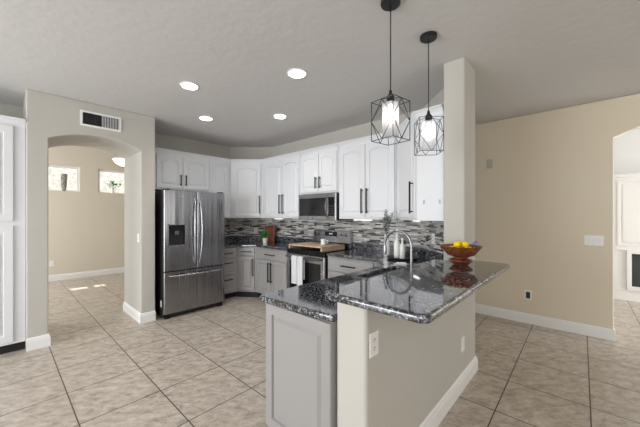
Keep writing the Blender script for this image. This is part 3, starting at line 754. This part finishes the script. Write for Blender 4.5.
# bowl on the bar
t = thing('pedestal_bowl', 'carved reddish wooden pedestal bowl at the far end of the granite bar', 'bowl', (2.435, .738, 1.0285))
n = 32; bm = bmesh.new()
prof = [(.05, 0), (.06, .008), (.088, .034), (.084, .042), (.05, .054), (.052, .062), (.098, .078), (.15, .142), (.152, .15), (.146, .149), (.092, .092), (.05, .086), (0, .084)]
lathe(bm, prof, n)
link('bowl', bm, wood_bowl, t, True)
random.seed(11)
spots = [(0, 0, .112)]+[(.062*math.cos(q*math.pi/3), .062*math.sin(q*math.pi/3), .122) for q in range(6)]+[(.034*math.cos(.5+q*2.094), .034*math.sin(.5+q*2.094), .160) for q in range(3)]
for k, (x, y, z) in enumerate(spots):
    bm = bmesh.new(); bmesh.ops.create_uvsphere(bm, u_segments=16, v_segments=10, radius=.025)
    for v in bm.verts:
        if abs(v.co.z) > .0245: v.co.z *= 1.14
    o = link('lemon', bm, lemon_m, smooth=True); o.location = (2.435+x, .738+y, 1.0285+z); o.rotation_euler = (random.uniform(1.2, 1.8), random.uniform(-.3, .3), random.uniform(0, 6))
    tag(o, 'bright yellow lemon heaped in the wooden pedestal bowl', 'lemon', 'lemons in the wooden bowl')
t = thing('lilac_flower', 'pale lilac flower tucked in the right side of the wooden bowl', 'flower', (2.505, .648, 1.0285+.138))
bm = bmesh.new(); random.seed(5)
for k in range(40):
    th = random.uniform(0, 6.28); ph = random.uniform(-.2, 1.5); d = Vector((math.cos(th)*math.cos(ph), math.sin(th)*math.cos(ph), math.sin(ph)))
    leaf(bm, Vector((0, 0, .022))+d*.008, d, .024, .008)
link('petals', bm, purple_m, t); link('stem', tube(bmesh.new(), [(-.02, .02, -.01), (0, 0, .022)], .002, 6), green_m, t)

# ------------------------------------------------------------------ pendants
def pendant(x, y, rot, label, power):
    t = thing('pendant_light', label, 'light', (x, y, CZ), rot, 'cage pendants over the granite bar')
    link('canopy', lathe(bmesh.new(), [(.0, -.0005), (.06, -.0005), (.06, -.02), (.054, -.026), (.0, -.026)][::-1], 32), pend_m, t, True)
    link('cord', tube(bmesh.new(), [(0, 0, -.025), (0, 0, -.555)], .0035, 8), pend_m, t)
    zt, zb, s, r = -.622, -.862, .082, .0025
    bm = bmesh.new()
    C4 = [(-s, -s), (s, -s), (s, s), (-s, s)]
    for i in range(4):
        a = C4[i]; b = C4[(i+1) % 4]
        add_bar(bm, (*a, zt), (*b, zt), r); add_bar(bm, (*a, zb), (*b, zb), r); add_bar(bm, (*a, zb), (*a, zt), r)
        mid = ((a[0]+b[0])/2, (a[1]+b[1])/2); zm = (zt+zb)/2
        for (p, q) in (((*mid, zt), (*a, zm)), ((*mid, zt), (*b, zm)), ((*mid, zb), (*a, zm)), ((*mid, zb), (*b, zm))): add_bar(bm, p, q, r*.9)
        add_bar(bm, (*mid, zt), (0, 0, -.60), r*.9)
    link('cage', bm, pend_m, t)
    link('socket', lathe(bmesh.new(), [(0, -.55), (.008, -.552), (.012, -.575), (.024, -.59), (.024, -.64), (.0, -.642)][::-1], 20), pend_m, t, True)
    sh = lathe(bmesh.new(), [(.018, -.632), (.05, -.634), (.05, -.835)], 28)
    bmesh.ops.delete(sh, geom=[f for f in sh.faces if len(f.verts) > 4], context='FACES')
    link('glass_shade', sh, shade_m, t, True)
    link('bulb', lathe(bmesh.new(), [(0, -.642), (.013, -.645), (.014, -.665), (.027, -.70), (.03, -.725), (.02, -.75), (0, -.757)][::-1], 20), bulb_m, t, True)
pendant(1.61, .895, R(-9), 'black wire cage pendant nearer the camera over the bar', .2)
pendant(2.112, .863, R(37), 'black wire cage pendant next to the column, farther from the camera', .2)

# recessed downlights
names = ['nearest on the left above the arch side', 'nearest the pendants', 'farther left toward the fridge', 'farthest, above the microwave side']
for (x, y), nm in zip(((1.268, 2.983), (1.835, 1.987), (1.845, 3.818), (2.478, 3.016)), names):
    t = thing('downlight', 'round recessed ceiling light, '+nm, 'light', (x, y, CZ), 0, 'recessed lights in the kitchen ceiling')
    bm = bmesh.new(); lathe(bm, [(.093, -.0005), (.093, -.006), (.075, -.009), (.072, -.0006)], 32)
    link('trim_ring', bm, white_m, t, True)
    link('lens', lathe(bmesh.new(), [(0, -.0095), (.074, -.0095), (.074, -.012), (0, -.013)], 32), lamp_m, t)
    l = bpy.data.lights.new('downlight_beam', 'SPOT'); l.energy = 16; l.spot_size = R(140); l.spot_blend = .8; l.shadow_soft_size = .07; l.color = (1, .97, .93)
    o = bpy.data.objects.new('downlight_beam', l); COL.objects.link(o); o.parent = t; o.location = (0, 0, -.03)

# ------------------------------------------------------------------ wall fittings
t = thing('air_vent', 'white framed slatted air vent high on the arched wall', 'vent', (.577, 4.2985, 2.455))
VW, VH = .40, .18
bm = bmesh.new()
for a in ((0, VW, 0, .022), (0, VW, VH-.022, VH), (0, .022, .022, VH-.022), (VW-.022, VW, .022, VH-.022)): bx(bm, a[0], a[1], -.012, 0, a[2], a[3])
link('frame', bm, white_m, t); link('backing', box(.02, VW-.02, -.003, 0, .02, VH-.02), vent_m, t)
for i in range(22):
    x = .03+i*(VW-.06)/21
    bm = box(-.0012, .0012, -.006, .006, .022, VH-.022)
    o = link('slat', bm, trim_m if i > 10 else slot_m, t); o.location = (x, -.008, 0); o.rotation_euler = (0, 0, R(-35 if i > 10 else 30))
def plate(name, label, cat, loc, rz, w_, h_, kind):
    t = thing(name, label, cat, loc, rz)
    link('plate', box(-w_/2, w_/2, -.006, 0, -h_/2, h_/2, .002, 1), white_m, t)
    if kind == 'outlet':
        bm = bmesh.new()
        for z in (-.02, .02):
            for x in (-.006, .006): bx(bm, x-.0015, x+.0015, -.0068, -.0061, z-.003, z+.006)
            bx(bm, -.0025, .0025, -.0068, -.0061, z-.011, z-.007)
        link('socket_slot', bm, slot_m, t)
    elif kind == 'dark':
        link('insert', box(-w_*.28, w_*.28, -.009, -.0062, -h_*.36, h_*.36), slot_m, t)
    elif kind == 'rocker':
        n = max(1, round(w_/.046)-1)
        for i in range(n):
            x = (i-(n-1)/2)*.046; link('rocker', box(x-.015, x+.015, -.009, -.0062, -.032, .032, .001, 1), trim_m, t)
    return t
plate('wall_switch', 'white multi-gang light switch plate on the tan right wall', 'switch', (4.6495, -.05, 1.123), R(-90), .165, .115, 'rocker')
plate('data_outlet', 'low white outlet with a dark insert on the tan right wall', 'outlet', (4.6495, .577, .37), R(-90), .08, .12, 'dark')
t = thing('wall_sensor', 'small tan sensor box high on the right wall by the column', 'sensor', (4.6495, 1.016, 2.143), R(-90))
link('cover', box(-.035, .035, -.025, 0, -.06, .06, .006), wall_m, t)
plate('power_outlet', 'white outlet on the half wall close under the granite bar', 'outlet', (1.197, HW[0]-.0005, .803), 0, .075, .118, 'outlet')
plate('blank_plate', 'white blank plate low on the half wall near the column', 'outlet', (2.54, HW[0]-.0005, .362), 0, .075, .118, 'rocker')
plate('tile_outlet', 'white outlet on the far mosaic tiles left of the potted herb', 'outlet', (3.298-.008, 4.742-.008, 1.117), R(-45), .075, .115, 'outlet')
plate('corner_outlet', 'pale outlet on the mosaic tiles between bottles and bowl', 'outlet', (3.253-.007, 1.263+.007, 1.155), R(-135), .075, .115, 'outlet')
plate('jamb_switch', 'small white switch on the arch jamb facing the hall', 'switch', (1.1985, 4.40, 1.114), R(-90), .075, .115, 'rocker')
plate('hall_outlet', 'small white outlet low on the hall wall left of the arch view', 'outlet', (.66, 8.4495, .38), 0, .075, .118, 'rocker')

# hall ceiling lamp
t = thing('hall_lamp', 'glowing white glass hanging lamp seen through the arch', 'light', (1.57, 6.8, 3.05))
link('rod', tube(bmesh.new(), [(0, 0, 0), (0, 0, -.55)], .008, 8), chrome_m, t)
bm = bmesh.new()
lathe(bm, [(0, -.66), (.03, -.655), (.11, -.61), (.17, -.53), (.165, -.53), (.1, -.6), (0, -.64)], 28)
link('glass_bowl', bm, hallglass_m, t, True); link('finial', lathe(bmesh.new(), [(0, -.69), (.015, -.68), (.012, -.66), (0, -.655)], 12), chrome_m, t, True)

# window sill plant
t = thing('sill_plant', 'green leafy sprig in a small glass on the right hall window sill', 'plant', (1.755, 8.482, WZ[0]+.001))
link('pot', lathe(bmesh.new(), [(.025, 0), (.034, .1), (.03, .1), (.022, .01), (0, .008)], 16), ceram_m, t, True)
bm = bmesh.new(); bs = bmesh.new(); random.seed(9)
for k in range(7):
    tip = Vector((random.uniform(-.2, .2), random.uniform(-.03, .01), random.uniform(.2, .38))); tube(bs, [(0, 0, .03), tip*.5+Vector((0, 0, .04)), tip], .003, 5)
    for i in range(5): leaf(bm, Vector((0, 0, .05)).lerp(tip, random.uniform(.6, 1)), (random.uniform(-1, 1), random.uniform(-.25, .1), random.uniform(-.2, .8)), .08, .022)
link('leaves', bm, green_m, t); link('stem', bs, green_m, t)

# built-in around the fireplace in the living room
t = thing('fireplace_surround', 'white panelled fireplace built-in with dark glass seen through the right arch', 'fireplace', (7.0, -.30, 0), R(-90))
FL = 2.3
bm = bmesh.new(); bx(bm, 0, .23, 0, .58, .0, 2.05); bx(bm, .23, 1.3, 0, .58, .78, 2.05); bx(bm, .23, 1.3, 0, .58, 0, .24); bx(bm, 1.3, FL, 0, .58, 0, 2.05); bx(bm, .23, 1.3, .35, .58, .24, .78)
link('body', bm, trim_m, t)
link('mantel', box(-.03, FL+.03, -.04, .58, 2.051, 2.10, .008), trim_m, t)
d = link('raised_panel', door_bm(1.4, 1.1, t=.014, stile=.035, raised=True), trim_m, t); d.location = (.06, .003, .90)
for x0, x1, z0, z1 in ((.07, 1.45, .83, .85), (.07, 1.45, .17, .19)):
    link('molding', box(x0, x1, -.02, -.0005, z0, z1, .004), trim_m, t)
bm = bmesh.new(); bx(bm, .17, .225, -.03, -.0005, .19, .83, .004); bx(bm, 1.305, 1.36, -.03, -.0005, .19, .83, .004); bx(bm, .2251, 1.3049, -.03, -.0005, .785, .83, .004); bx(bm, .2251, 1.3049, -.03, -.0005, .19, .235, .004)
link('firebox_frame', bm, trim_m, t); link('firebox_glass', box(.232, 1.298, .01, .02, .242, .778), firegl_m, t)
